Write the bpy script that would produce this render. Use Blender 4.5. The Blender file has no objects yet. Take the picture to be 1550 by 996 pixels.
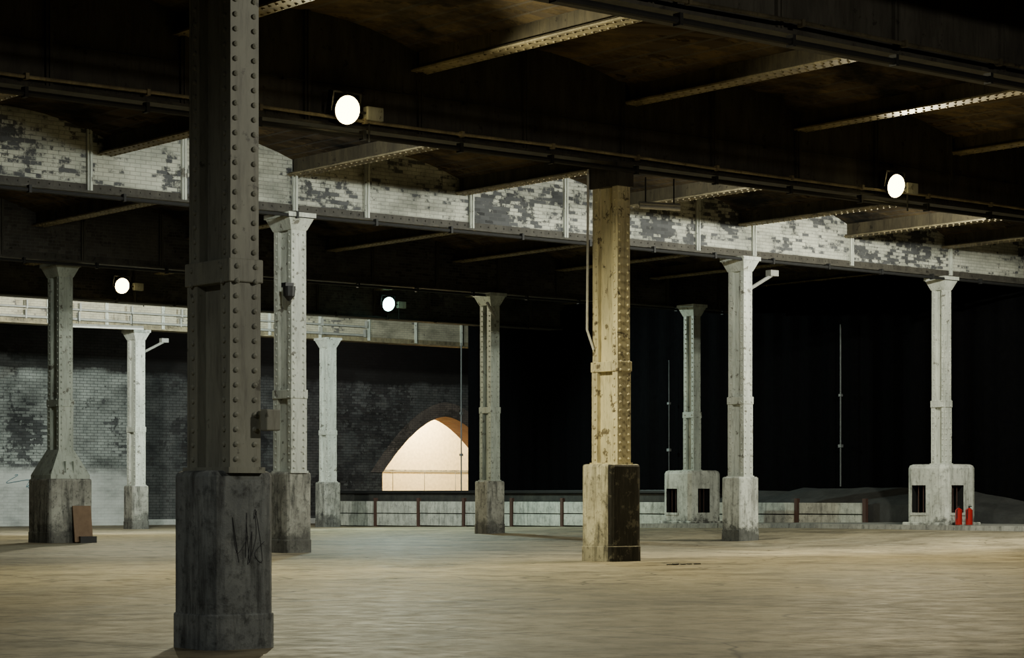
import bpy, bmesh, math, random
from mathutils import Vector, Matrix
random.seed(7)
S = bpy.context.scene
C = bpy.context.collection

# ------------------------------------------------------------------ materials
def newmat(name):
    m = bpy.data.materials.new(name); m.use_nodes = True
    nt = m.node_tree; nt.nodes.clear()
    out = nt.nodes.new('ShaderNodeOutputMaterial')
    b = nt.nodes.new('ShaderNodeBsdfPrincipled')
    nt.links.new(b.outputs[0], out.inputs[0])
    return m, nt, b
class NT:
    def __init__(s, nt): s.nt = nt
    def n(s, t, **k):
        x = s.nt.nodes.new(t)
        for a, v in k.items(): setattr(x, a, v)
        return x
    def l(s, a, b): s.nt.links.new(a, b)
    def pos(s):
        return s.n('ShaderNodeNewGeometry').outputs['Position']
    def noise(s, vec, scale, detail=5, rough=0.6):
        x = s.n('ShaderNodeTexNoise'); x.inputs['Scale'].default_value = scale
        x.inputs['Detail'].default_value = detail; x.inputs['Roughness'].default_value = rough
        s.l(vec, x.inputs['Vector']); return x.outputs['Fac']
    def ramp(s, fac, a, b, c0=0., c1=1.):
        x = s.n('ShaderNodeMapRange'); x.inputs['From Min'].default_value = a
        x.inputs['From Max'].default_value = b
        x.inputs['To Min'].default_value = c0; x.inputs['To Max'].default_value = c1
        s.l(fac, x.inputs['Value']); return x.outputs['Result']
    def mix(s, fac, a, b, mode='MIX'):
        x = s.n('ShaderNodeMix', data_type='RGBA', blend_type=mode)
        if isinstance(fac, float): x.inputs[0].default_value = fac
        else: s.l(fac, x.inputs[0])
        for v, i in ((a, 6), (b, 7)):
            if isinstance(v, tuple): x.inputs[i].default_value = (*v, 1)
            else: s.l(v, x.inputs[i])
        return x.outputs[2]
    def math(s, op, a, b):
        x = s.n('ShaderNodeMath', operation=op)
        for v, i in ((a, 0), (b, 1)):
            if isinstance(v, (int, float)): x.inputs[i].default_value = v
            else: s.l(v, x.inputs[i])
        return x.outputs[0]
    def scaled(s, vec, sc):
        x = s.n('ShaderNodeVectorMath', operation='MULTIPLY'); s.l(vec, x.inputs[0])
        x.inputs[1].default_value = sc; return x.outputs[0]
    def bump(s, h, bsdf, st=0.4, d=0.02):
        x = s.n('ShaderNodeBump'); x.inputs['Strength'].default_value = st
        x.inputs['Distance'].default_value = d
        s.l(h, x.inputs['Height']); s.l(x.outputs[0], bsdf.inputs['Normal'])

def concrete(name, c1, c2, dark=(0.02, 0.02, 0.02), amt=0.5, sc=1.6, rough=0.85, streak=True, foot=0.0):
    m, nt, b = newmat(name); g = NT(nt); p = g.pos()
    n1 = g.noise(p, sc, 6, 0.65)
    col = g.mix(g.ramp(n1, 0.35, 0.65), c1, c2)
    if streak:
        n2 = g.noise(g.scaled(p, (5, 5, 0.7)), 1.3, 5, 0.7)
        col = g.mix(g.math('MULTIPLY', g.ramp(n2, 0.48, 0.66), amt), col, dark)
    n3 = g.noise(p, 9, 5, 0.7)
    col = g.mix(g.math('MULTIPLY', g.ramp(n3, 0.52, 0.7), amt), col, dark)
    if foot:   # dirt splashed up the foot of the block
        sp = g.n('ShaderNodeSeparateXYZ'); g.l(p, sp.inputs[0])
        nf = g.noise(p, 2.4, 5, 0.7)
        h = g.math('ADD', sp.outputs[2], g.math('MULTIPLY', nf, -1.6))
        col = g.mix(g.ramp(h, -0.45, -0.2, foot, 0.), col, dark)
    g.l(col, b.inputs['Base Color']); b.inputs['Roughness'].default_value = rough
    b.inputs['Specular IOR Level'].default_value = 0.25
    g.bump(n3, b, 0.5, 0.03)
    return m
def paint(name, c1, c2, rust=(0.05, 0.035, 0.022), amt=0.7, lo=0.62, hi=0.66, spec=.35, st=.55):
    m, nt, b = newmat(name); g = NT(nt); p = g.pos()
    n1 = g.noise(g.scaled(p, (2, 2, 0.6)), 1.5, 5, 0.6)
    col = g.mix(g.ramp(n1, 0.35, 0.65), c1, c2)
    n2 = g.noise(p, 4.5, 6, 0.65)
    col = g.mix(g.math('MULTIPLY', g.ramp(n2, lo, hi), amt), col, rust)
    n3 = g.noise(g.scaled(p, (9, 9, 1.0)), 2, 4, 0.7)
    col = g.mix(g.math('MULTIPLY', g.ramp(n3, 0.5, 0.75), st), col, rust)
    g.l(col, b.inputs['Base Color']); b.inputs['Roughness'].default_value = 0.55
    b.inputs['Specular IOR Level'].default_value = spec
    g.bump(n2, b, 0.25, 0.01)
    return m
def brick(name, c1, c2, exposed, thr=0.6, mort=(0.1, 0.1, 0.1), soot=0.5, fade=None, bw=0.26, bh=0.088, mo=0.45, spec=.2, top=None):
    m, nt, b = newmat(name); g = NT(nt); p = g.pos()
    sp = g.n('ShaderNodeSeparateXYZ'); g.l(p, sp.inputs[0])
    xy = g.math('ADD', sp.outputs[0], sp.outputs[1])
    cb = g.n('ShaderNodeCombineXYZ'); g.l(xy, cb.inputs[0]); g.l(sp.outputs[2], cb.inputs[1])
    bt = g.n('ShaderNodeTexBrick'); g.l(cb.outputs[0], bt.inputs['Vector'])
    bt.inputs['Scale'].default_value = 1; bt.inputs['Brick Width'].default_value = bw
    bt.inputs['Row Height'].default_value = bh; bt.inputs['Mortar Size'].default_value = bh * .1
    bt.inputs['Mortar Smooth'].default_value = 0.3
    bt.inputs['Color1'].default_value = (0, 0, 0, 1); bt.inputs['Color2'].default_value = (1, 1, 1, 1)
    bt.inputs['Mortar'].default_value = (0.5, 0.5, 0.5, 1)
    rnd = bt.outputs['Color']
    n1 = g.noise(p, 0.42, 5, 0.7)
    v = g.math('ADD', g.math('MULTIPLY', rnd, 0.16), n1)
    n0 = g.noise(p, 5, 5, 0.75)
    v = g.math('ADD', v, g.math('MULTIPLY', n0, 0.35))
    mask = g.ramp(v, thr + 0.21, thr + 0.26)
    base = g.mix(g.ramp(g.noise(p, 1.3, 5, 0.7), 0.35, 0.65), c1, c2)
    base = g.mix(g.math('MULTIPLY', rnd, 0.3), base, c2)
    ex = g.mix(g.math('MULTIPLY', rnd, 1.0), exposed, tuple(min(1, e * 2.6 + 0.01) for e in exposed))
    col = g.mix(mask, base, ex)
    col = g.mix(g.math('MULTIPLY', bt.outputs['Fac'], mo), col, mort)
    sn = g.noise(g.scaled(p, (0.35, 0.35, 0.8)), 1.1, 5, 0.6)
    col = g.mix(g.math('MULTIPLY', g.ramp(sn, 0.48, 0.66), soot), col, (0.012, 0.013, 0.014))
    if fade:
        z0, z1, cc = fade
        f = g.ramp(g.math('ADD', sp.outputs[2], g.math('MULTIPLY', n0, 0.25)), z0, z1, 1., 0.)
        ff = g.math('MULTIPLY', f, g.ramp(sn, 0.35, 0.7, 0.9, 0.35))
        col = g.mix(ff, col, cc)
    if top:    # brick turns nearly black above this height
        f = g.ramp(g.math('ADD', sp.outputs[2], g.math('MULTIPLY', n1, 1.0)), top, top + .25, 0., .93)
        col = g.mix(f, col, (0.016, 0.015, 0.014))
    g.l(col, b.inputs['Base Color']); b.inputs['Roughness'].default_value = 0.9
    b.inputs['Specular IOR Level'].default_value = spec
    h = g.math('SUBTRACT', g.math('MULTIPLY', n0, 0.5), bt.outputs['Fac'])
    g.bump(h, b, 0.5, 0.02)
    return m
def plain(name, c, rough=0.6, metal=0.0, emit=None, spec=.4):
    m, nt, b = newmat(name); g = NT(nt)
    n = g.noise(g.pos(), 6, 3)
    col = g.mix(g.ramp(n, 0.3, 0.7), tuple(x * 0.75 for x in c), c)
    g.l(col, b.inputs['Base Color']); b.inputs['Roughness'].default_value = rough
    b.inputs['Metallic'].default_value = metal; b.inputs['Specular IOR Level'].default_value = spec
    if emit:
        b.inputs['Emission Color'].default_value = (*emit[0], 1)
        b.inputs['Emission Strength'].default_value = emit[1]
    return m
def floor_mat():
    m, nt, b = newmat('concrete_floor'); g = NT(nt); p = g.pos()
    n1 = g.noise(p, 0.28, 8, 0.7); n2 = g.noise(p, 2.6, 8, 0.78)
    col = g.mix(g.ramp(n1, 0.38, 0.62), (0.285, 0.243, 0.155), (0.165, 0.145, 0.1))
    col = g.mix(g.math('MULTIPLY', g.ramp(n2, 0.47, 0.66), 0.6), col, (0.085, 0.071, 0.045))
    n3 = g.noise(p, 0.9, 8, 0.75)
    col = g.mix(g.math('MULTIPLY', g.ramp(n3, 0.53, 0.6), 0.35), col, (0.38, 0.34, 0.245))
    n4 = g.noise(p, 0.6, 8, 0.72)
    col = g.mix(g.math('MULTIPLY', g.ramp(n4, 0.52, 0.60), 0.6), col, (0.06, 0.05, 0.033))
    vo = g.n('ShaderNodeTexVoronoi', feature='DISTANCE_TO_EDGE'); vo.inputs['Scale'].default_value = 0.12
    wv = g.n('ShaderNodeVectorMath', operation='ADD'); g.l(p, wv.inputs[0])
    ns = g.n('ShaderNodeTexNoise'); ns.inputs['Scale'].default_value = .5; g.l(p, ns.inputs['Vector'])
    sc = g.n('ShaderNodeVectorMath', operation='SCALE'); g.l(ns.outputs['Color'], sc.inputs[0]); sc.inputs['Scale'].default_value = 3.0
    g.l(sc.outputs[0], wv.inputs[1]); g.l(wv.outputs[0], vo.inputs['Vector'])
    col = g.mix(g.ramp(vo.outputs['Distance'], 0.0, 0.006, 0.8, 0.), col, (0.03, 0.025, 0.018))
    bt = g.n('ShaderNodeTexBrick'); g.l(p, bt.inputs['Vector'])
    bt.inputs['Scale'].default_value = 1; bt.inputs['Brick Width'].default_value = 9.3
    bt.inputs['Row Height'].default_value = 5.3; bt.inputs['Mortar Size'].default_value = 0.03
    bt.inputs['Mortar Smooth'].default_value = 0.4
    col = g.mix(g.math('MULTIPLY', bt.outputs['Fac'], g.ramp(n1, 0.4, 0.6, 0.4, 0.9)), col, (0.04, 0.032, 0.022))
    g.l(col, b.inputs['Base Color'])
    g.l(g.ramp(n2, 0.3, 0.7, 0.55, 0.85), b.inputs['Roughness'])
    b.inputs['Specular IOR Level'].default_value = 0.18
    g.bump(n2, b, 0.25, 0.02)
    return m

M = {}
M['floor'] = floor_mat()
M['curb'] = concrete('kerb_concrete', (0.3, 0.3, 0.26), (0.2, 0.2, 0.18), amt=0.5)
M['pl_dark'] = concrete('plinth_dark', (0.26, 0.275, 0.265), (0.14, 0.15, 0.15), amt=0.7, sc=1.6)
M['pl_grey'] = concrete('plinth_grey', (0.38, 0.38, 0.33), (0.2, 0.195, 0.17), amt=0.75, foot=.6)
M['pl_cream'] = concrete('plinth_cream', (0.6, 0.56, 0.4), (0.38, 0.35, 0.25), amt=0.7, foot=.4)
M['pl_white'] = concrete('plinth_white', (0.58, 0.6, 0.53), (0.4, 0.41, 0.36), amt=0.55, foot=.8)
M['black'] = concrete('black_grime', (0.02, 0.02, 0.018), (0.05, 0.048, 0.04), amt=0.3)
M['black_patch'] = paint('black_stain', (0.035, 0.033, 0.028), (0.02, 0.019, 0.017), rust=(0.13, 0.12, 0.09), amt=.7, lo=.56, hi=.62, st=.35, spec=.1)
M['st_dark'] = paint('steel_dark', (0.29, 0.29, 0.235), (0.195, 0.195, 0.16), rust=(0.06, 0.055, 0.042))
M['st_yel'] = paint('steel_cream', (0.66, 0.59, 0.36), (0.46, 0.415, 0.27), rust=(0.07, 0.05, 0.03), amt=.85, lo=.58, hi=.63, st=.75)
M['st_wht'] = paint('steel_pale', (0.56, 0.58, 0.51), (0.4, 0.42, 0.37), amt=0.75, lo=.6, hi=.64)
M['st_grn'] = paint('steel_greygreen', (0.42, 0.46, 0.40), (0.28, 0.31, 0.27), amt=0.75, lo=.6, hi=.64)
M['st_black'] = paint('steel_black', (0.07, 0.065, 0.054), (0.042, 0.039, 0.033), rust=(0.018, 0.016, 0.014), spec=.1)
M['rib'] = paint('rib_steel', (0.085, 0.072, 0.045), (0.045, 0.039, 0.027), rust=(0.015, 0.012, 0.01), spec=.1)
M['ribf'] = paint('rib_flange', (0.26, 0.22, 0.13), (0.13, 0.11, 0.07), rust=(0.03, 0.022, 0.015), spec=.2)
M['bk_white'] = brick('painted_brick', (0.55, 0.55, 0.46), (0.33, 0.34, 0.29), (0.032, 0.033, 0.034), thr=0.57, soot=0.6)
M['bk_pale'] = brick('pale_beam_brick', (0.45, 0.41, 0.3), (0.32, 0.29, 0.21), (0.05, 0.045, 0.04), thr=0.66, soot=0.6)
M['bk_dark'] = brick('shaded_brick', (0.09, 0.084, 0.072), (0.05, 0.047, 0.042), (0.02, 0.018, 0.015), thr=0.5, soot=0.6, spec=.1)  # dark brick: the unlit look of girder faces is put into the colour
M['bk_ceil'] = brick('ceiling_brick', (0.15, 0.112, 0.062), (0.065, 0.05, 0.031), (0.03, 0.023, 0.015), thr=0.54, soot=0.95, spec=0.0)
M['bk_wall'] = brick('back_wall_brick', (0.45, 0.48, 0.45), (0.23, 0.25, 0.235), (0.04, 0.042, 0.042), thr=0.62, soot=0.6,
                     fade=(2.3, 2.7, (0.66, 0.68, 0.64)), bw=.34, bh=.125, mo=.75, mort=(0.03, 0.035, 0.035), top=7.0)
M['bk_wall2'] = brick('back_wall_shaded_brick', (0.13, 0.135, 0.13), (0.065, 0.07, 0.07), (0.02, 0.02, 0.02), thr=0.58, soot=0.6, bw=.34, bh=.125, mo=.7, mort=(0.02, 0.02, 0.02), top=7.0)  # back wall brick beyond the lamplight, its dimness painted into the colour
M['bk_ring'] = brick('arch_ring_brick', (0.22, 0.19, 0.165), (0.12, 0.105, 0.095), (0.04, 0.035, 0.03), thr=0.6, soot=0.4, bw=.3, bh=.1, mo=.7, mort=(0.03, 0.03, 0.03))
M['bk_red'] = brick('arch_red_brick', (0.3, 0.19, 0.13), (0.22, 0.14, 0.1), (0.12, 0.06, 0.04), thr=0.6, soot=0.1)
M['cream'] = plain('lit_plaster', (0.8, 0.7, 0.48), 0.9)
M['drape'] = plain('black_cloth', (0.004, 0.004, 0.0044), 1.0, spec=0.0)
M['plank'] = concrete('plank_paint', (0.52, 0.52, 0.44), (0.33, 0.33, 0.29), amt=0.5, sc=3)
M['rust'] = plain('rusty_post', (0.07, 0.035, 0.025), 0.8)
M['pipe'] = plain('dark_pipe', (0.02, 0.02, 0.02), 0.6, 0.0, spec=.2)
M['pipe_l'] = plain('pale_pipe', (0.3, 0.3, 0.27), 0.5)
M['pole'] = plain('pole_steel', (0.14, 0.15, 0.15), 0.6)
M['white'] = plain('white_plastic', (0.6, 0.6, 0.56), 0.4)
M['red'] = plain('red_enamel', (0.33, 0.012, 0.012), 0.3)
M['wood'] = plain('plywood', (0.2, 0.13, 0.08), 0.8)
M['blackm'] = plain('black_metal', (0.012, 0.012, 0.012), 0.5, 0.0)
M['bank'] = concrete('rubble_bank', (0.05, 0.05, 0.047), (0.03, 0.03, 0.028), amt=0.3, streak=False)
M['graf'] = plain('spray_paint', (0.05, 0.05, 0.055), 0.6)
M['grafb'] = plain('spray_paint_blue', (0.12, 0.25, 0.3), 0.6)

# ------------------------------------------------------------------ mesh helper
class MB:
    def __init__(s): s.bm = bmesh.new(); s.mats = []
    def mi(s, k):
        if k not in s.mats: s.mats.append(k)
        return s.mats.index(k)
    def face(s, pts, k):
        f = s.bm.faces.new([s.bm.verts.new(p) for p in pts]); f.material_index = s.mi(k); return f
    def box(s, x0, x1, y0, y1, z0, z1, k, bev=0, rvert=0, seg=3, kf=None):
        t = bmesh.new(); r = bmesh.ops.create_cube(t, size=1)
        for v in t.verts:
            v.co = Vector(((x0 + x1) / 2 + v.co.x * (x1 - x0), (y0 + y1) / 2 + v.co.y * (y1 - y0), (z0 + z1) / 2 + v.co.z * (z1 - z0)))
        if rvert:
            ed = [e for e in t.edges if abs(e.verts[0].co.z - e.verts[1].co.z) > 1e-4]
            bmesh.ops.bevel(t, geom=ed, offset=rvert, segments=seg, affect='EDGES', profile=0.5)
        if bev:
            zt = z1 - 1e-5
            ed = [e for e in t.edges if e.verts[0].co.z > zt and e.verts[1].co.z > zt] if rvert else t.edges[:]
            bmesh.ops.bevel(t, geom=ed, offset=bev, segments=2, affect='EDGES', profile=0.5)
        s.merge(t, k, kf)
    def merge(s, t, k, kf=None):
        t.normal_update(); mp = {}
        for v in t.verts: mp[v] = s.bm.verts.new(v.co)
        for f in t.faces:
            try: g = s.bm.faces.new([mp[v] for v in f.verts])
            except ValueError: continue
            kk = kf(f) if kf else None
            g.material_index = s.mi(kk or k)
        t.free()
    def rivet(s, c, n, r, k):
        n = Vector(n); a = Vector((0, 0, 1)) if abs(n.z) < 0.5 else Vector((1, 0, 0))
        u = n.cross(a).normalized(); w = n.cross(u); c = Vector(c)
        ring = []
        for rr, h in ((1, -0.1), (0.8, 0.55)):
            ring.append([s.bm.verts.new(c + (u * math.cos(i * math.pi / 4) + w * math.sin(i * math.pi / 4)) * r * rr + n * r * h) for i in range(8)])
        top = s.bm.verts.new(c + n * r * 0.85); mi = s.mi(k)
        for i in range(8):
            j = (i + 1) % 8
            f = s.bm.faces.new((ring[0][i], ring[0][j], ring[1][j], ring[1][i])); f.material_index = mi
            f = s.bm.faces.new((ring[1][i], ring[1][j], top)); f.material_index = mi
    def tube(s, pts, r, k, n=8):
        for a, b in zip(pts[:-1], pts[1:]):
            a = Vector(a); b = Vector(b); d = b - a
            t = bmesh.new()
            bmesh.ops.create_cone(t, cap_ends=True, segments=n, radius1=r, radius2=r, depth=d.length,
                matrix=Matrix.Translation((a + b) / 2) @ d.to_track_quat('Z', 'Y').to_matrix().to_4x4())
            s.merge(t, k)
    def cone(s, c, r1, r2, h, k, n=16, rot=None):
        t = bmesh.new(); mt = Matrix.Translation(c)
        if rot: mt = mt @ rot
        bmesh.ops.create_cone(t, cap_ends=True, segments=n, radius1=r1, radius2=r2, depth=h, matrix=mt)
        s.merge(t, k)
    def frustum(s, cx, cy, z0, z1, a0, b0, a1, b1, k):
        P = [(cx + sx * a / 2, cy + sy * b / 2, z) for z, a, b in ((z0, a0, b0), (z1, a1, b1)) for sx, sy in ((-1, -1), (1, -1), (1, 1), (-1, 1))]
        vs = [s.bm.verts.new(p) for p in P]; mi = s.mi(k)
        for q in ((3, 2, 1, 0), (4, 5, 6, 7), (0, 1, 5, 4), (1, 2, 6, 5), (2, 3, 7, 6), (3, 0, 4, 7)):
            f = s.bm.faces.new([vs[i] for i in q]); f.material_index = mi
    def obj(s, name, parent=None, smooth=False):
        me = bpy.data.meshes.new(name); bmesh.ops.recalc_face_normals(s.bm, faces=s.bm.faces[:])
        s.bm.to_mesh(me); s.bm.free()
        for k in s.mats: me.materials.append(M[k])
        if smooth:
            for p in me.polygons: p.use_smooth = True
        o = bpy.data.objects.new(name, me); C.objects.link(o)
        if parent: o.parent = parent
        return o
def sstep(t):
    t = max(0, min(1, t)); return t * t * (3 - 2 * t)
def fz(x, y):
    return 0.30 * sstep((x - 38) / 11) * max(0, min(1, (75 - y) / 29))

# ------------------------------------------------------------------ floor
b = MB(); nx, ny = 90, 100; x0, x1, y0, y1 = -12, 78, -10, 94
V = [[b.bm.verts.new((x0 + (x1 - x0) * i / nx, y0 + (y1 - y0) * j / ny, fz(x0 + (x1 - x0) * i / nx, y0 + (y1 - y0) * j / ny))) for j in range(ny + 1)] for i in range(nx + 1)]
mi = b.mi('floor')
for i in range(nx):
    for j in range(ny):
        b.bm.faces.new((V[i][j], V[i + 1][j], V[i + 1][j + 1], V[i][j + 1])).material_index = mi
b.obj('floor', smooth=True)

# raised kerb slab on the right
b = MB(); ys = [22 + i * 2 for i in range(17)]
for a, c in zip(ys[:-1], ys[1:]):
    ins = 0.02 * random.random()
    za, zc = fz(49.4, a) + 0.14, fz(49.4, c) + 0.14
    b.face([(49.35 + ins, a, za - 0.4), (49.35 + ins, c, zc - 0.4), (49.4 + ins, c, zc), (49.4 + ins, a, za)], 'curb')
    b.face([(49.4 + ins, a, za), (49.4 + ins, c, zc), (55, c, zc + .01), (55, a, za + .01)], 'curb')
b.face([(49.35, 54, 0), (55, 54, 0), (55, 54, fz(49.4, 54) + .15), (49.4, 54, fz(49.4, 54) + .14)], 'curb')
b.obj('kerb_slab')

# ------------------------------------------------------------------ columns
def column(x, y, sx, sy, zp, ps, pr, ztop, mst, mpl, splice=3.85, kind='plain', pitch=0.16, rr=0.03, blackface=False, extra=None, cap=True):
    b = MB(); zf = fz(x, y) - 0.02
    kf = None
    if blackface:
        kf = lambda f: ('black_patch' if (f.normal.y < -0.5 and f.normal.z < 0.5) else None)
    if kind == 'bunker':
        zf += 0.14
        t = MB(); h = ps / 2
        t.box(x - h, x + h, y - h, y + h, zf, zp, mpl, bev=0.12, rvert=0.2, seg=2)
        ob = t.obj('tmp_body')
        cu = MB()
        cu.box(x - h - .3, x - h + .55, y - .02, y + .5, zf + .38, zf + 1.18, 'black')
        cu.box(x - h + .3, x - h + .84, y - h - .3, y - h + .55, zf + .38, zf + 1.18, 'black')
        oc = cu.obj('tmp_cut')
        md = ob.modifiers.new('b', 'BOOLEAN'); md.object = oc; md.solver = 'EXACT'; md.operation = 'DIFFERENCE'
        dg = bpy.context.evaluated_depsgraph_get(); me = bpy.data.meshes.new_from_object(ob.evaluated_get(dg))
        tb = bmesh.new(); tb.from_mesh(me)
        def kk(f):
            c = f.calc_center_median()
            ds = sorted([c.x - (x - h), (x + h) - c.x, c.y - (y - h), (y + h) - c.y])
            ins = ds[0] > .02 and ds[0] + ds[1] > .26 and zf + .3 < c.z < zf + 1.25
            return 'blackm' if ins else None  # recess faces turned black: shade painted inside the openings
        b.merge(tb, mpl, kk)
        bpy.data.objects.remove(ob); bpy.data.objects.remove(oc)
        for i in range(2):
            yy = y + .15 + i * .18; b.tube([(x - h + .1, yy, zf + .38), (x - h + .1, yy, zf + 1.18)], .012, 'rust', 6)
            xx = x - h + .48 + i * .18; b.tube([(xx, y - h + .1, zf + .38), (xx, y - h + .1, zf + 1.18)], .012, 'rust', 6)
        b.box(x - h - .02, x - h + .04, y - .07, y + .55, zf + .30, zf + .38, mpl)
        b.box(x - h + .25, x - h + .89, y - h - .02, y - h + .04, zf + .30, zf + .38, mpl)
        b.box(x - h - .08, x + h + .08, y - h - .08, y + h + .08, zf - .05, zf + .1, mpl, bev=.03)
    else:
        h = ps / 2
        b.box(x - h, x + h, y - h, y + h, zf + 0.3, zp, mpl, bev=0.05, rvert=pr, kf=kf)
        b.box(x - h - .015, x + h + .015, y - h - .015, y + h + .015, zf, zf + 0.32, mpl, bev=0.015, rvert=pr + .01, kf=kf)
    zs = zp - 0.02
    if kind == 'pyramid':
        b.frustum(x, y, zs, zs + .12, ps * .9, ps * .9, ps * .9, ps * .9, mst)
        b.frustum(x, y, zs + .12, zs + .82, ps * .9, ps * .9, sx * 1.1, sy * 1.08, mst)
        for sg in (-1, 1):
            b.box(x + sg * .12 - .015, x + sg * .12 + .015, y - ps * .44, y + ps * .44, zs, zs + .5, mst)
    def seg(z0, z1, gx=0.0):
        ax, ay = sx / 2 + gx, sy / 2 + gx
        b.box(x - ax, x + ax, y - ay, y - ay + .03, z0, z1, mst)
        b.box(x - ax, x + ax, y + ay - .03, y + ay, z0, z1, mst)
        b.box(x - ax + .09, x + ax - .09, y - ay + .03, y + ay - .03, z0, z1, mst)
        aw = min(.13, sy * .2)
        for sg in (-1, 1):
            for s2 in (-1, 1):
                xa = x + sg * (ax - .05); ya = y + s2 * (ay - .03 - aw / 2)
                b.box(xa - .045, xa + .045, ya - aw / 2, ya + aw / 2, z0, z1, mst)
    seg(zs, splice, 0.012); seg(splice, ztop)
    b.box(x - sx / 2 - .03, x + sx / 2 + .03, y - sy / 2 - .03, y + sy / 2 + .03, splice - .1, splice + .1, mst, bev=.012)
    b.box(x - sx / 2 - .04, x + sx / 2 + .04, y - sy / 2 - .04, y + sy / 2 + .04, zs, zs + .05, mst)
    z = zs + .12
    while z < ztop - .35:
        gx = .012 if z < splice else 0
        ro = .03 if abs(z - splice) < .1 else gx
        for fx in (-.33, .33):
            b.rivet((x + fx * sx, y - sy / 2 - ro, z), (0, -1, 0), rr, mst)
        for s2 in (-1, 1):
            ya = y + s2 * (sy / 2 + gx - .03 - min(.13, sy * .2) / 2)
            b.rivet((x - sx / 2 - ro + (.0 if ro == .03 else .005), ya, z), (-1, 0, 0), rr, mst)
        z += pitch
    if cap:
        b.frustum(x, y, ztop - .38, ztop - .1, sx + .03, sy + .03, sx + .28, sy + .26, mst)
        b.box(x - sx / 2 - .17, x + sx / 2 + .17, y - sy / 2 - .16, y + sy / 2 + .16, ztop - .1, ztop, mst)
    else:
        b.box(x - sx / 2 - .05, x + sx / 2 + .05, y - sy / 2 - .05, y + sy / 2 + .05, ztop - .45, ztop, 'st_black')  # dark collar paints the girder's shadow onto the column top
    if extra: extra(b)
    return b.obj('riveted_steel_column')

ZB = 7.70
def exN(b):
    b.box(10.06, 10.2, 15.58, 15.68, 1.85, 2.03, 'st_dark', bev=.01)
column(9.92, 16.04, .28, .67, 1.51, .67, .14, 8.0, 'st_dark', 'pl_dark', splice=3.2, pitch=.125, rr=.026, extra=exN)
def exB(b):
    b.tube([(28.93 - .24, 32.27 + .42, 7.8), (28.93 - .26, 32.27 + .43, 4.6), (28.93 - .2, 32.27 + .3, 4.2)], .025, 'white')
column(28.93, 32.27, .33, .74, 1.92, .88, .13, 7.85, 'st_yel', 'pl_cream', blackface=True, extra=exB, cap=False)
def exA(b):
    b.box(27.12, 27.34, 41.22, 41.4, 6.0, 6.1, 'blackm')
    b.cone((27.2, 41.2, 5.9), .13, .15, .22, 'blackm'); b.cone((27.2, 41.2, 5.74), .03, .13, .12, 'blackm')
column(27.54, 41.68, .4, .72, 1.83, .74, .12, ZB, 'st_wht', 'pl_grey', extra=exA, splice=3.6)
def arm(cx, cy, sx, L=1.0, z=7.2):
    def f(b):
        b.tube([(cx + .2, cy, z - .5), (cx + L, cy, z)], .05, 'pipe_l')
        b.box(cx + L - .12, cx + L + .18, cy - .1, cy + .1, z - .02, z + .14, 'pipe_l')
    return f
column(41.91, 41.55, .32, .58, 1.80, .74, .1, ZB, 'st_wht', 'pl_white', extra=arm(41.91, 41.55, .3, 1.2, 7.3))
column(50.26, 41.56, .3, .48, 2.21, 1.46, .1, ZB, 'st_wht', 'pl_white', kind='bunker', splice=3.98)
column(28.5, 54.6, .42, .66, 1.76, 1.32, .12, ZB, 'st_grn', 'pl_grey', kind='pyramid')
def arms2(b):
    for sg in (-1, 1):
        b.tube([(43.24, 54 + sg * .25, 6.95), (43.24 + sg * .5, 54 + sg * .5, 7.35)], .05, 'pipe_l')
column(43.24, 54.0, .35, .55, 1.76, .72, .1, ZB, 'st_grn', 'pl_grey', splice=4.0, extra=arms2)
column(51.07, 52.9, .32, .48, 2.14, 1.42, .1, ZB, 'st_grn', 'pl_white', kind='bunker', splice=4.0)
column(42.19, 74.6, .42, .64, 1.68, .74, .1, ZB, 'st_wht', 'pl_grey', extra=arm(42.19, 74.6, .4, 1.2, 7.3))
column(50.34, 73.4, .42, .6, 1.84, .78, .1, ZB, 'st_wht', 'pl_grey')

# ------------------------------------------------------------------ girders
def girder(name, y, z0, z1, xa, xb, mw, mf, stiff, ms=None, th=.46, riv=True, pil=.07):
    b = MB()
    b.box(xa, xb, y - th / 2, y + th / 2, z0 + .05, z1, mw)
    b.box(xa, xb, y - th / 2 - .13, y + th / 2 + .13, z0, z0 + .05, mf)
    b.box(xa, xb, y - th / 2 - .02, y + th / 2 + .02, z0 + .05, z0 + .2, mf)
    for s in stiff:
        b.box(s - .06, s + .06, y - th / 2 - pil, y + th / 2 + pil, z0 + .05, z1 - .1, ms or mf)
        b.box(s - .012, s + .012, y - th / 2 - pil * 1.5, y + th / 2 + pil * 1.5, z0 + .05, z1 - .1, ms or mf)
    if riv:
        x = xa + .1
        while x < xb:
            b.rivet((x, y - th / 2 - .02, z0 + .125), (0, -1, 0), .024, mf)
            x += .24
    return b.obj(name)
rng = lambda a, b, d: [a + i * d for i in range(int((b - a) / d) + 1)]
girder('roof_girder', 16.04, 8.0, 10.3, -10, 62, 'bk_dark', 'st_black', rng(0, 60, 2.5), riv=False)
girder('roof_girder', 21.8, 7.85, 10.3, -10, 62, 'st_black', 'st_black', rng(0, 60, 2.5))
girder('roof_girder', 32.27, 7.85, 10.3, 4, 62, 'st_black', 'st_black', rng(6.5, 60, 2.5))
girder('roof_girder', 41.68, ZB, 10.2, 10, 62, 'bk_white', 'st_black', [17.3, 22.3, 24.6, 27.5, 29.5, 32.6, 35.6, 40.2, 42.3, 46.2, 50.5, 54.5, 58], ms='st_wht')
girder('roof_girder', 54.2, ZB, 10.2, 14, 62, 'bk_dark', 'st_black', rng(16.6, 60, 2.45))
girder('roof_girder', 64.3, ZB, 10.2, 18, 62, 'bk_dark', 'st_black', rng(19, 60, 2.45))
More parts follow.
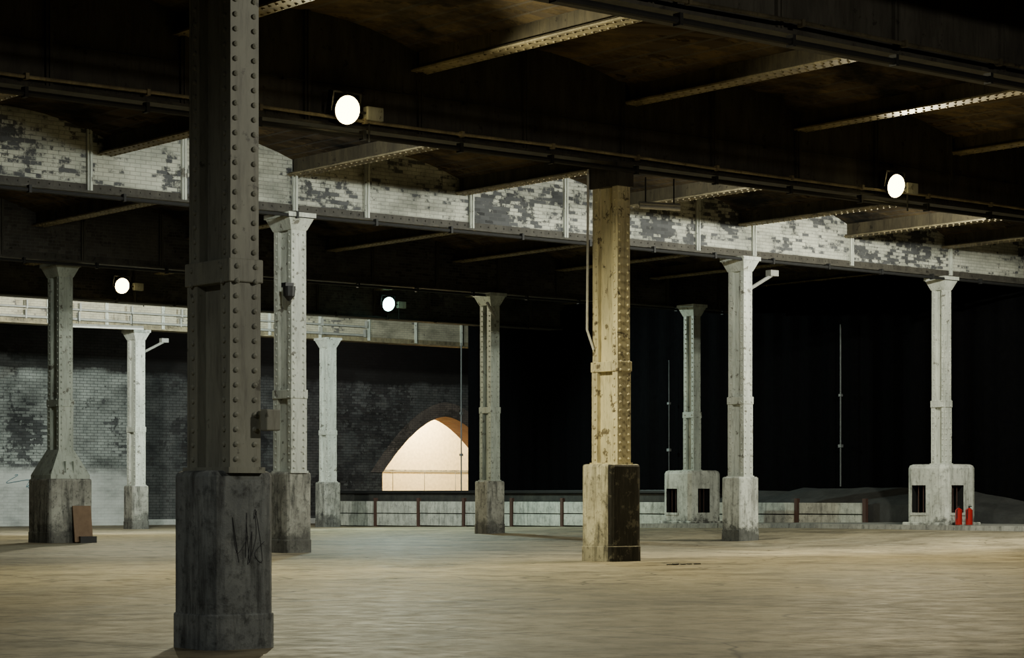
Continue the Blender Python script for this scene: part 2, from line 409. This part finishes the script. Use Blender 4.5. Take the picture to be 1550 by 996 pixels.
girder('roof_girder', 74.4, ZB, 10.0, 22, 62, 'bk_pale', 'ribf', rng(23.5, 60, 2.45), ms='st_wht')

ribsA = [-5.5, -.4, 4.7, 9.0, 13.9, 19.0, 24.0, 29.2, 34.1, 39.2, 44.3, 49.4, 54.5, 59.6]
ribsB = [-1, 3.8, 8.3, 13.1, 17.9, 22.7, 27.5, 32.3, 37.1, 41.9, 46.1, 50.3, 55.1, 59.9]
bays = [(-10, 16.04, ribsA, 9.05), (16.04, 21.8, ribsA, 9.05), (21.8, 32.27, ribsA, 9.05), (32.27, 41.68, ribsB, 8.55),
        (41.68, 54.2, ribsB, 8.6), (54.2, 64.3, ribsB, 8.7), (64.3, 74.4, ribsB, 8.7), (74.4, 84.5, ribsB, 8.7)]
cb = MB()
for (w0, w1, rs, z) in bays:
    b = MB()
    for s in rs:
        ya, yb = w0 + .25, w1 - .25
        b.box(s - .2, s + .2, ya, yb, z, z + .035, 'ribf')
        b.box(s - .06, s + .06, ya, yb, z + .035, z + .8, 'rib')
        for sg in (-1, 1):
            b.box(s + sg * .11 - .05, s + sg * .11 + .05, ya, yb, z + .035, z + .07, 'rib')
        if w1 > 20 and w0 < 60 and s > 15:
            y = ya + .1
            while y < yb:
                for sg in (-1, 1):
                    b.rivet((s + sg * .12, y, z), (0, 0, -1), .032, 'ribf')
                y += .2
    b.obj('ceiling_rib_beams')
    for a, c in zip(rs[:-1], rs[1:]):
        n = 10; pts = []
        for i in range(n + 1):
            t = i / n; pts.append((a + (c - a) * t, z + .35 + .45 * (1 - (2 * t - 1) ** 2)))
        for p, q in zip(pts[:-1], pts[1:]):
            cb.face([(p[0], w0, p[1]), (p[0], w1, p[1]), (q[0], w1, q[1]), (q[0], w0, q[1])], 'bk_ceil')
cb.face([(-12, -10, 10.6), (78, -10, 10.6), (78, 96, 10.6), (-12, 96, 10.6)], 'bk_ceil')
cb.obj('ceiling')

# ------------------------------------------------------------------ walls
b = MB()
W = 84.5; T = 1.6; ac, aw, sp, ris = 64.9, 3.8, 2.4, 2.75
N = 24; tt = [-1 + 2 * i / N for i in range(N + 1)]
prof = lambda t: 1 - abs(t) ** 1.75
arc = [(ac + aw * t, sp + ris * prof(t)) for t in tt]
def fr(x0, x1, z0, z1, k='bk_wall', y=W): b.face([(x0, y, z0), (x1, y, z0), (x1, y, z1), (x0, y, z1)], k)
fr(20, 47.5, -.1, 10.6); fr(47.5, ac - aw, -.1, 10.6, 'bk_wall2'); fr(ac + aw, 78, -.1, 10.6, 'bk_wall2')
for y, k in ((W, 'bk_wall2'), (W + T, 'cream')):
    for p, q in zip(arc[:-1], arc[1:]):
        b.face([(p[0], y, p[1]), (q[0], y, q[1]), (q[0], y, 10.6), (p[0], y, 10.6)], k)
pr = [(ac - aw, -.1)] + arc + [(ac + aw, -.1)]
for p, q in zip(pr[:-1], pr[1:]):
    b.face([(p[0], W, p[1]), (q[0], W, q[1]), (q[0], W + T, q[1]), (p[0], W + T, p[1])], 'bk_red')
ro = [(ac + (aw + .7) * t, sp + (ris + .7) * prof(t)) for t in tt]
for i in range(N):
    y = W - .05 - (.015 if i % 2 else 0)
    b.face([(arc[i][0], y, arc[i][1]), (arc[i + 1][0], y, arc[i + 1][1]), (ro[i + 1][0], y, ro[i + 1][1]), (ro[i][0], y, ro[i][1])], 'bk_ring')
    b.face([(ro[i][0], y, ro[i][1]), (ro[i + 1][0], y, ro[i + 1][1]), (ro[i + 1][0], W, ro[i + 1][1]), (ro[i][0], W, ro[i][1])], 'bk_ring')
b.box(20, ac - aw, W - .12, W, -.1, .25, 'bk_wall')
b.obj('wall_back')
b = MB()
b.face([(58, 90, -.1), (78, 90, -.1), (78, 90, 9), (58, 90, 9)], 'cream')
b.face([(58, W + T, 9), (78, W + T, 9), (78, 90, 9), (58, 90, 9)], 'cream')
b.face([(58, W + T, 0), (58, 90, 0), (58, 90, 9), (58, W + T, 9)], 'cream')
b.face([(78, W + T, 0), (78, 90, 0), (78, 90, 9), (78, W + T, 9)], 'cream')
b.box(60, 77, 89.9, 90, 2.55, 2.62, 'pl_grey')
b.obj('wall_passage')
b = MB()
for x in rng(61, 76, 2.0): b.tube([(x, 89, 0), (x, 89, 2.5)], .02, 'pipe_l')
b.tube([(60, 89, 2.5), (77, 89, 2.5)], .02, 'pipe_l')
b.obj('passage_railing')
b = MB(); b.box(70, 70.3, -10, 84.4, -.1, 10.6, 'bk_dark'); b.obj('wall_right')

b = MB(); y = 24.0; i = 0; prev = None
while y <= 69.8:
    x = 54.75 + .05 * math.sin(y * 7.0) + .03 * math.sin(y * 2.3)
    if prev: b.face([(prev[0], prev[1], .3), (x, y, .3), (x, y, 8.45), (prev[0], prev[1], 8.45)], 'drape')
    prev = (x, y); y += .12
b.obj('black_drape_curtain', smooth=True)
for y, z0, z1, r in ((69.85, 1.5, 7.5, .03), (57.6, 1.5, 6.2, .013), (49.3, 1.6, 7.0, .022)):
    b = MB(); b.tube([(54.45, y, z0), (54.45, y, z1)], r, 'pole')
    b.box(54.40, 54.5, y - .07, y + .07, 2.9, 3.0, 'pole'); b.box(54.40, 54.5, y - .05, y + .05, 4.6, 4.68, 'pole')
    b.obj('scaffold_pole')

b = MB(); posts = rng(46.9, 77, 2.98)
for i, y in enumerate(posts):
    zf = fz(53, y)
    b.box(52.9, 53.02, y - .07, y + .07, zf - .1, 1.2, 'rust')
for a, c in zip(posts[:-1], posts[1:]):
    za = fz(53, (a + c) / 2) + .02
    hh = (1.08 - za) / 2
    for k in range(2):
        z0 = za + k * hh; jit = random.uniform(-.02, .02)
        b.box(52.95 + jit * .5, 53.03 + jit * .5, a + .09, c - .09, z0 + .015, z0 + hh - .02, 'plank', bev=.012)
b.obj('plank_barrier')
b = MB(); b.box(53.2, 54.3, 54.6, 76.9, 0, 1.38, 'black'); b.box(53.1, 54.35, 54.5, 77, 1.38, 1.5, 'blackm', bev=.02)
b.obj('loading_platform')
b = MB(); ws = [30 + i * .7 for i in range(36)]; cols = [53.08, 53.4, 53.9, 54.5]
def bt(y):
    if y > 51.5: return 1.45
    if y > 44.5: return 1.55
    return max(.45, 1.55 - (44.5 - y) * .16)
gr = [[b.bm.verts.new((x, y, max(.42, bt(y) * (0.66 + .34 * i / 3)) + random.uniform(-.02, .02))) for i, x in enumerate(cols)] for y in ws]
mi = b.mi('bank')
for i in range(len(ws) - 1):
    for j in range(3): b.bm.faces.new((gr[i][j], gr[i + 1][j], gr[i + 1][j + 1], gr[i][j + 1])).material_index = mi
    lo1 = b.bm.verts.new((53.08, ws[i], .2)); lo2 = b.bm.verts.new((53.08, ws[i + 1], .2))
    b.bm.faces.new((lo1, lo2, gr[i + 1][0], gr[i][0])).material_index = mi
b.obj('earth_bank')

def conduit(name, y, z, xa, xb, r, k='pipe', step=2.2, sag=0, up=.25):
    b = MB(); x = xa; pts = []
    n = int((xb - xa) / step)
    for i in range(n + 1):
        xx = xa + i * step; pts.append((xx, y, z + (random.uniform(-sag, sag))))
        b.box(xx - .03, xx + .03, y - r - .02, y + r + .02, z - r - .02, z + up, k)
    b.tube(pts, r, k); return b.obj(name)
conduit('conduit_pipe', 31.85, 7.72, 5, 54, .05, up=.1)
conduit('conduit_pipe', 31.8, 7.98, 5, 54, .03, 'ribf', sag=.02, up=.05)
conduit('conduit_pipe', 31.98, 8.6, 5, 54, .012, 'pipe', 4.0, .03, .02)
conduit('conduit_pipe', 21.4, 7.72, 5, 54, .05, up=.1)
conduit('conduit_pipe', 21.2, 7.95, 5, 54, .03, 'rib', sag=.03, up=.05)
conduit('conduit_pipe', 41.2, 7.62, 12, 54, .04, up=.1)
conduit('conduit_pipe', 53.8, 7.62, 16, 54, .04, up=.1)
conduit('conduit_pipe', 74.0, 7.95, 24, 54, .05, 'pipe_l')
conduit('conduit_pipe', 73.9, 8.3, 24, 54, .04, 'pipe_l')
conduit('conduit_pipe', 63.9, 7.72, 20, 54, .04, up=.1)

def batten(c, d, L):
    b = MB(); c = Vector(c); d = Vector(d).normalized()
    b.tube([c - d * L / 2, c + d * L / 2], .035, 'white'); b.tube([c - d * L / 2 + Vector((0, 0, .07)), c + d * L / 2 + Vector((0, 0, .07))], .045, 'pipe_l', 4)
    for sg in (-.35, .35):
        b.tube([c + d * L * sg, c + d * L * sg + Vector((0, 0, .6))], .015, 'pipe')
    b.obj('fluorescent_batten')
batten((40.3, 73.6, 7.65), (1, -.2, 0), 3.0)
batten((29.9, 31.9, 7.05), (1, -.3, 0), .9)

# ------------------------------------------------------------------ visible floodlights, then added unseen fill lamps
def flood_or_fill(x, y, z, col, power, emit, ydir=-1, size=.52, box=True, tilt=12, aim=50, cone=172, ecol=None):
    e = bpy.data.objects.new('flood_or_fill_lamp', None); e.location = (x, y, z); C.objects.link(e)
    name = 'lens_%d' % len(M)
    M[name] = plain(name, (0.9, 0.9, 0.85), .3, 0, (ecol or col, emit))
    b = MB(); h = size / 2; RX = Matrix.Rotation(math.radians(90), 4, 'X')
    b.cone((0, 0, 0), h * .75, h, .16, 'blackm', 24, RX)
    b.cone((0, .12, 0), h * .55, h * .75, .1, 'blackm', 24, RX.inverted())
    b.box(-h - .05, -h - .02, -.03, .12, -.04, .3, 'blackm'); b.box(h + .02, h + .05, -.03, .12, -.04, .3, 'blackm')
    b.box(-h - .05, h + .05, .0, .1, .28, .31, 'blackm')
    o = b.obj('housing', e)
    b = MB(); t = bmesh.new(); bmesh.ops.create_uvsphere(t, u_segments=24, v_segments=12, radius=h * .97)
    bmesh.ops.scale(t, vec=(1, .5, 1), verts=t.verts); bmesh.ops.translate(t, vec=(0, -.08, 0), verts=t.verts)
    b.merge(t, name); o2 = b.obj('lens', e, smooth=True)
    for q in (o, o2):
        q.matrix_local = (Matrix.Rotation(math.radians(180), 4, 'Z') if ydir > 0 else Matrix.Identity(4)) @ Matrix.Rotation(math.radians(tilt), 4, 'X')
    if box:
        b = MB(); b.box(.5, .85, .0, .15, -.12, .12, 'st_dark', bev=.01); b.box(.3, .5, .05, .1, -.02, .02, 'pipe'); b.tube([(.6, .1, -.1), (.6, .1, -.5)], .02, 'pipe')
        b.obj('junction_box', e)
    L = bpy.data.lights.new('lamp', 'SPOT'); L.energy = power; L.color = col; L.shadow_soft_size = .12
    L.spot_size = math.radians(cone); L.spot_blend = .5
    lo = bpy.data.objects.new('bulb', L); C.objects.link(lo); lo.parent = e; lo.location = (0, ydir * .4, -.1)
    lo.rotation_euler = (math.radians(ydir * aim), 0, 0)
    return e
K = .3
warm = (1.0, .82, .36)
flood_or_fill(22.1, 31.7, 8.12, (1.0, .93, .6), 16000 * K, 22, aim=38, cone=176, ecol=warm)
flood_or_fill(36.7, 31.7, 8.09, (1.0, .88, .56), 16000 * K, 22, aim=42, cone=176, ecol=warm)
flood_or_fill(35.4, 63.6, 8.2, (1.0, .92, .62), 12000 * K, 22, ecol=warm)
flood_or_fill(46.2, 63.6, 8.2, (.74, 1.0, .92), 16000 * K, 22, ecol=(.45, 1.0, .85))
flood_or_fill(22.8, 32.9, 8.68, (.95, 1.0, .9), 12000 * K, 60, ydir=1, aim=84, cone=150)  # unseen lamp added behind the girder to light the painted beam wall
flood_or_fill(34.8, 32.9, 8.68, (.97, 1.0, .88), 8500 * K, 60, ydir=1, aim=66, cone=165)  # added likewise, out of sight, for the middle of that wall
flood_or_fill(44.0, 32.9, 8.68, (1.0, 1.0, .84), 18000 * K, 60, ydir=1, aim=60)  # added unseen lamp for the right of the beam wall and floor strip
flood_or_fill(25.0, 42.6, 8.1, (.95, 1.0, .88), 3200 * K, 60, ydir=1, aim=40, cone=120)  # unseen fill added to lift the pyramid-footed column
flood_or_fill(36.5, 65.0, 8.2, (.96, 1.0, .9), 18000 * K, 60, ydir=1, aim=70)  # hidden lamp added to light the back wall
flood_or_fill(45.0, 65.0, 8.2, (.84, 1.0, .93), 12000 * K, 60, ydir=1, aim=65)  # another added hidden lamp for the back wall
flood_or_fill(57.0, 75.2, 8.2, (.97, .97, .92), 2200 * K, 60, ydir=1, aim=65)  # dim unseen lamp added to bring up the wall around the arch
flood_or_fill(17.0, 7.0, 7.0, (1.0, .96, .8), 6500 * K, 60, ydir=1, aim=80, cone=110)  # fill added out of view, raking the near column's front face
flood_or_fill(1.0, 12.0, 7.2, (.97, 1.0, .93), 2600 * K, 60, ydir=-1, aim=10)  # weak out-of-view fill added for the near column's left face
L = bpy.data.lights.new('passage_lamp', 'POINT'); L.energy = 3600; L.color = (1, .82, .5); L.shadow_soft_size = .3
o = bpy.data.objects.new('passage_lamp', L); o.location = (67.0, 87.4, 6.0); C.objects.link(o)

# ------------------------------------------------------------------ small objects
def extinguisher(x, y):
    z = fz(x, y) + .14; b = MB(); q = .85
    b.cone((x, y, z + .27 * q), .1, .1, .5 * q, 'red'); b.cone((x, y, z + .555 * q), .1, .03, .07 * q, 'red')
    b.cone((x, y, z + .61 * q), .025, .025, .06, 'blackm'); b.box(x - .02, x + .1, y - .015, y + .015, z + .63 * q, z + .66 * q, 'blackm')
    b.tube([(x + .02, y, z + .6 * q), (x - .12, y - .03, z + .5 * q), (x - .12, y - .03, z + .2)], .013, 'blackm')
    b.obj('fire_extinguisher', smooth=False)
extinguisher(49.6, 40.38); extinguisher(49.72, 40.1)
b = MB()
t = bmesh.new(); bmesh.ops.create_cube(t, size=1)
mt = Matrix.Translation((28.75, 53.78, .52)) @ Matrix.Rotation(math.radians(-8), 4, 'X') @ Matrix.Diagonal((.55, .04, 1.0, 1))
bmesh.ops.transform(t, matrix=mt, verts=t.verts); b.merge(t, 'wood'); b.box(28.6, 29.1, 53.62, 53.8, 0, .18, 'blackm')
b.obj('plywood_board')
b = MB(); b.box(52.2, 52.9, 84.05, 84.48, 1.4, 3.3, 'blackm', bev=.02); b.box(52.25, 52.85, 84.02, 84.05, 1.5, 3.2, 'blackm'); b.obj('electrical_cabinet')
b = MB(); b.tube([(51.6, 84.3, .3), (51.6, 84.3, 8)], .05, 'pipe'); b.obj('wall_downpipe')
def scribble(name, org, ux, w, h, n, k, r, seed):
    # loose looping spray line: a drifting curve smoothed through random points
    rd = random.Random(seed); b = MB(); ctl = []
    for i in range(n):
        t = i / n
        ctl.append(Vector(org) + Vector(ux) * (w * (t + rd.uniform(-.22, .22))) + Vector((0, 0, 1)) * (h * rd.random()))
    pts = []
    for i in range(1, len(ctl) - 2):
        p0, p1, p2, p3 = ctl[i - 1:i + 3]
        for j in range(6):
            t = j / 6
            pts.append(.5 * ((2 * p1) + (-p0 + p2) * t + (2 * p0 - 5 * p1 + 4 * p2 - p3) * t * t + (-p0 + 3 * p1 - 3 * p2 + p3) * t ** 3))
    b.tube(pts, r, k, 4); b.obj(name)
scribble('column_graffiti', (9.82, 15.703, .7), (1, 0, 0), .28, .5, 22, 'graf', .0025, 3)
scribble('blue_wall_graffiti', (41.5, 84.47, 1.5), (1, 0, 0), 2.2, .7, 12, 'grafb', .013, 5)
scribble('wall_graffiti', (37.2, 84.47, .4), (1, 0, 0), 1.5, 1.4, 12, 'graf', .018, 8)
b = MB()
for i in range(7):
    x = 27.9 + random.random() * .9; y = 29.6 + random.random() * .3; r = random.uniform(.015, .035)
    b.box(x - r * 2, x + r * 2, y - r, y + r, 0, .01 + r * .3, 'blackm')
b.obj('floor_debris')

# ------------------------------------------------------------------ world, camera
w = bpy.data.worlds.new('World'); S.world = w; w.use_nodes = True
w.node_tree.nodes['Background'].inputs[0].default_value = (.8, .9, 1, 1)
w.node_tree.nodes['Background'].inputs[1].default_value = 0.004
cd = bpy.data.cameras.new('Camera'); co = bpy.data.objects.new('Camera', cd); C.objects.link(co)
co.location = (0, 0, 1.3); co.rotation_euler = (math.radians(90), 0, math.radians(-39.27))
cd.sensor_width = 36; cd.lens = 3300 / 1550 * 36; cd.shift_y = 252 / 1550; cd.clip_end = 300
S.camera = co
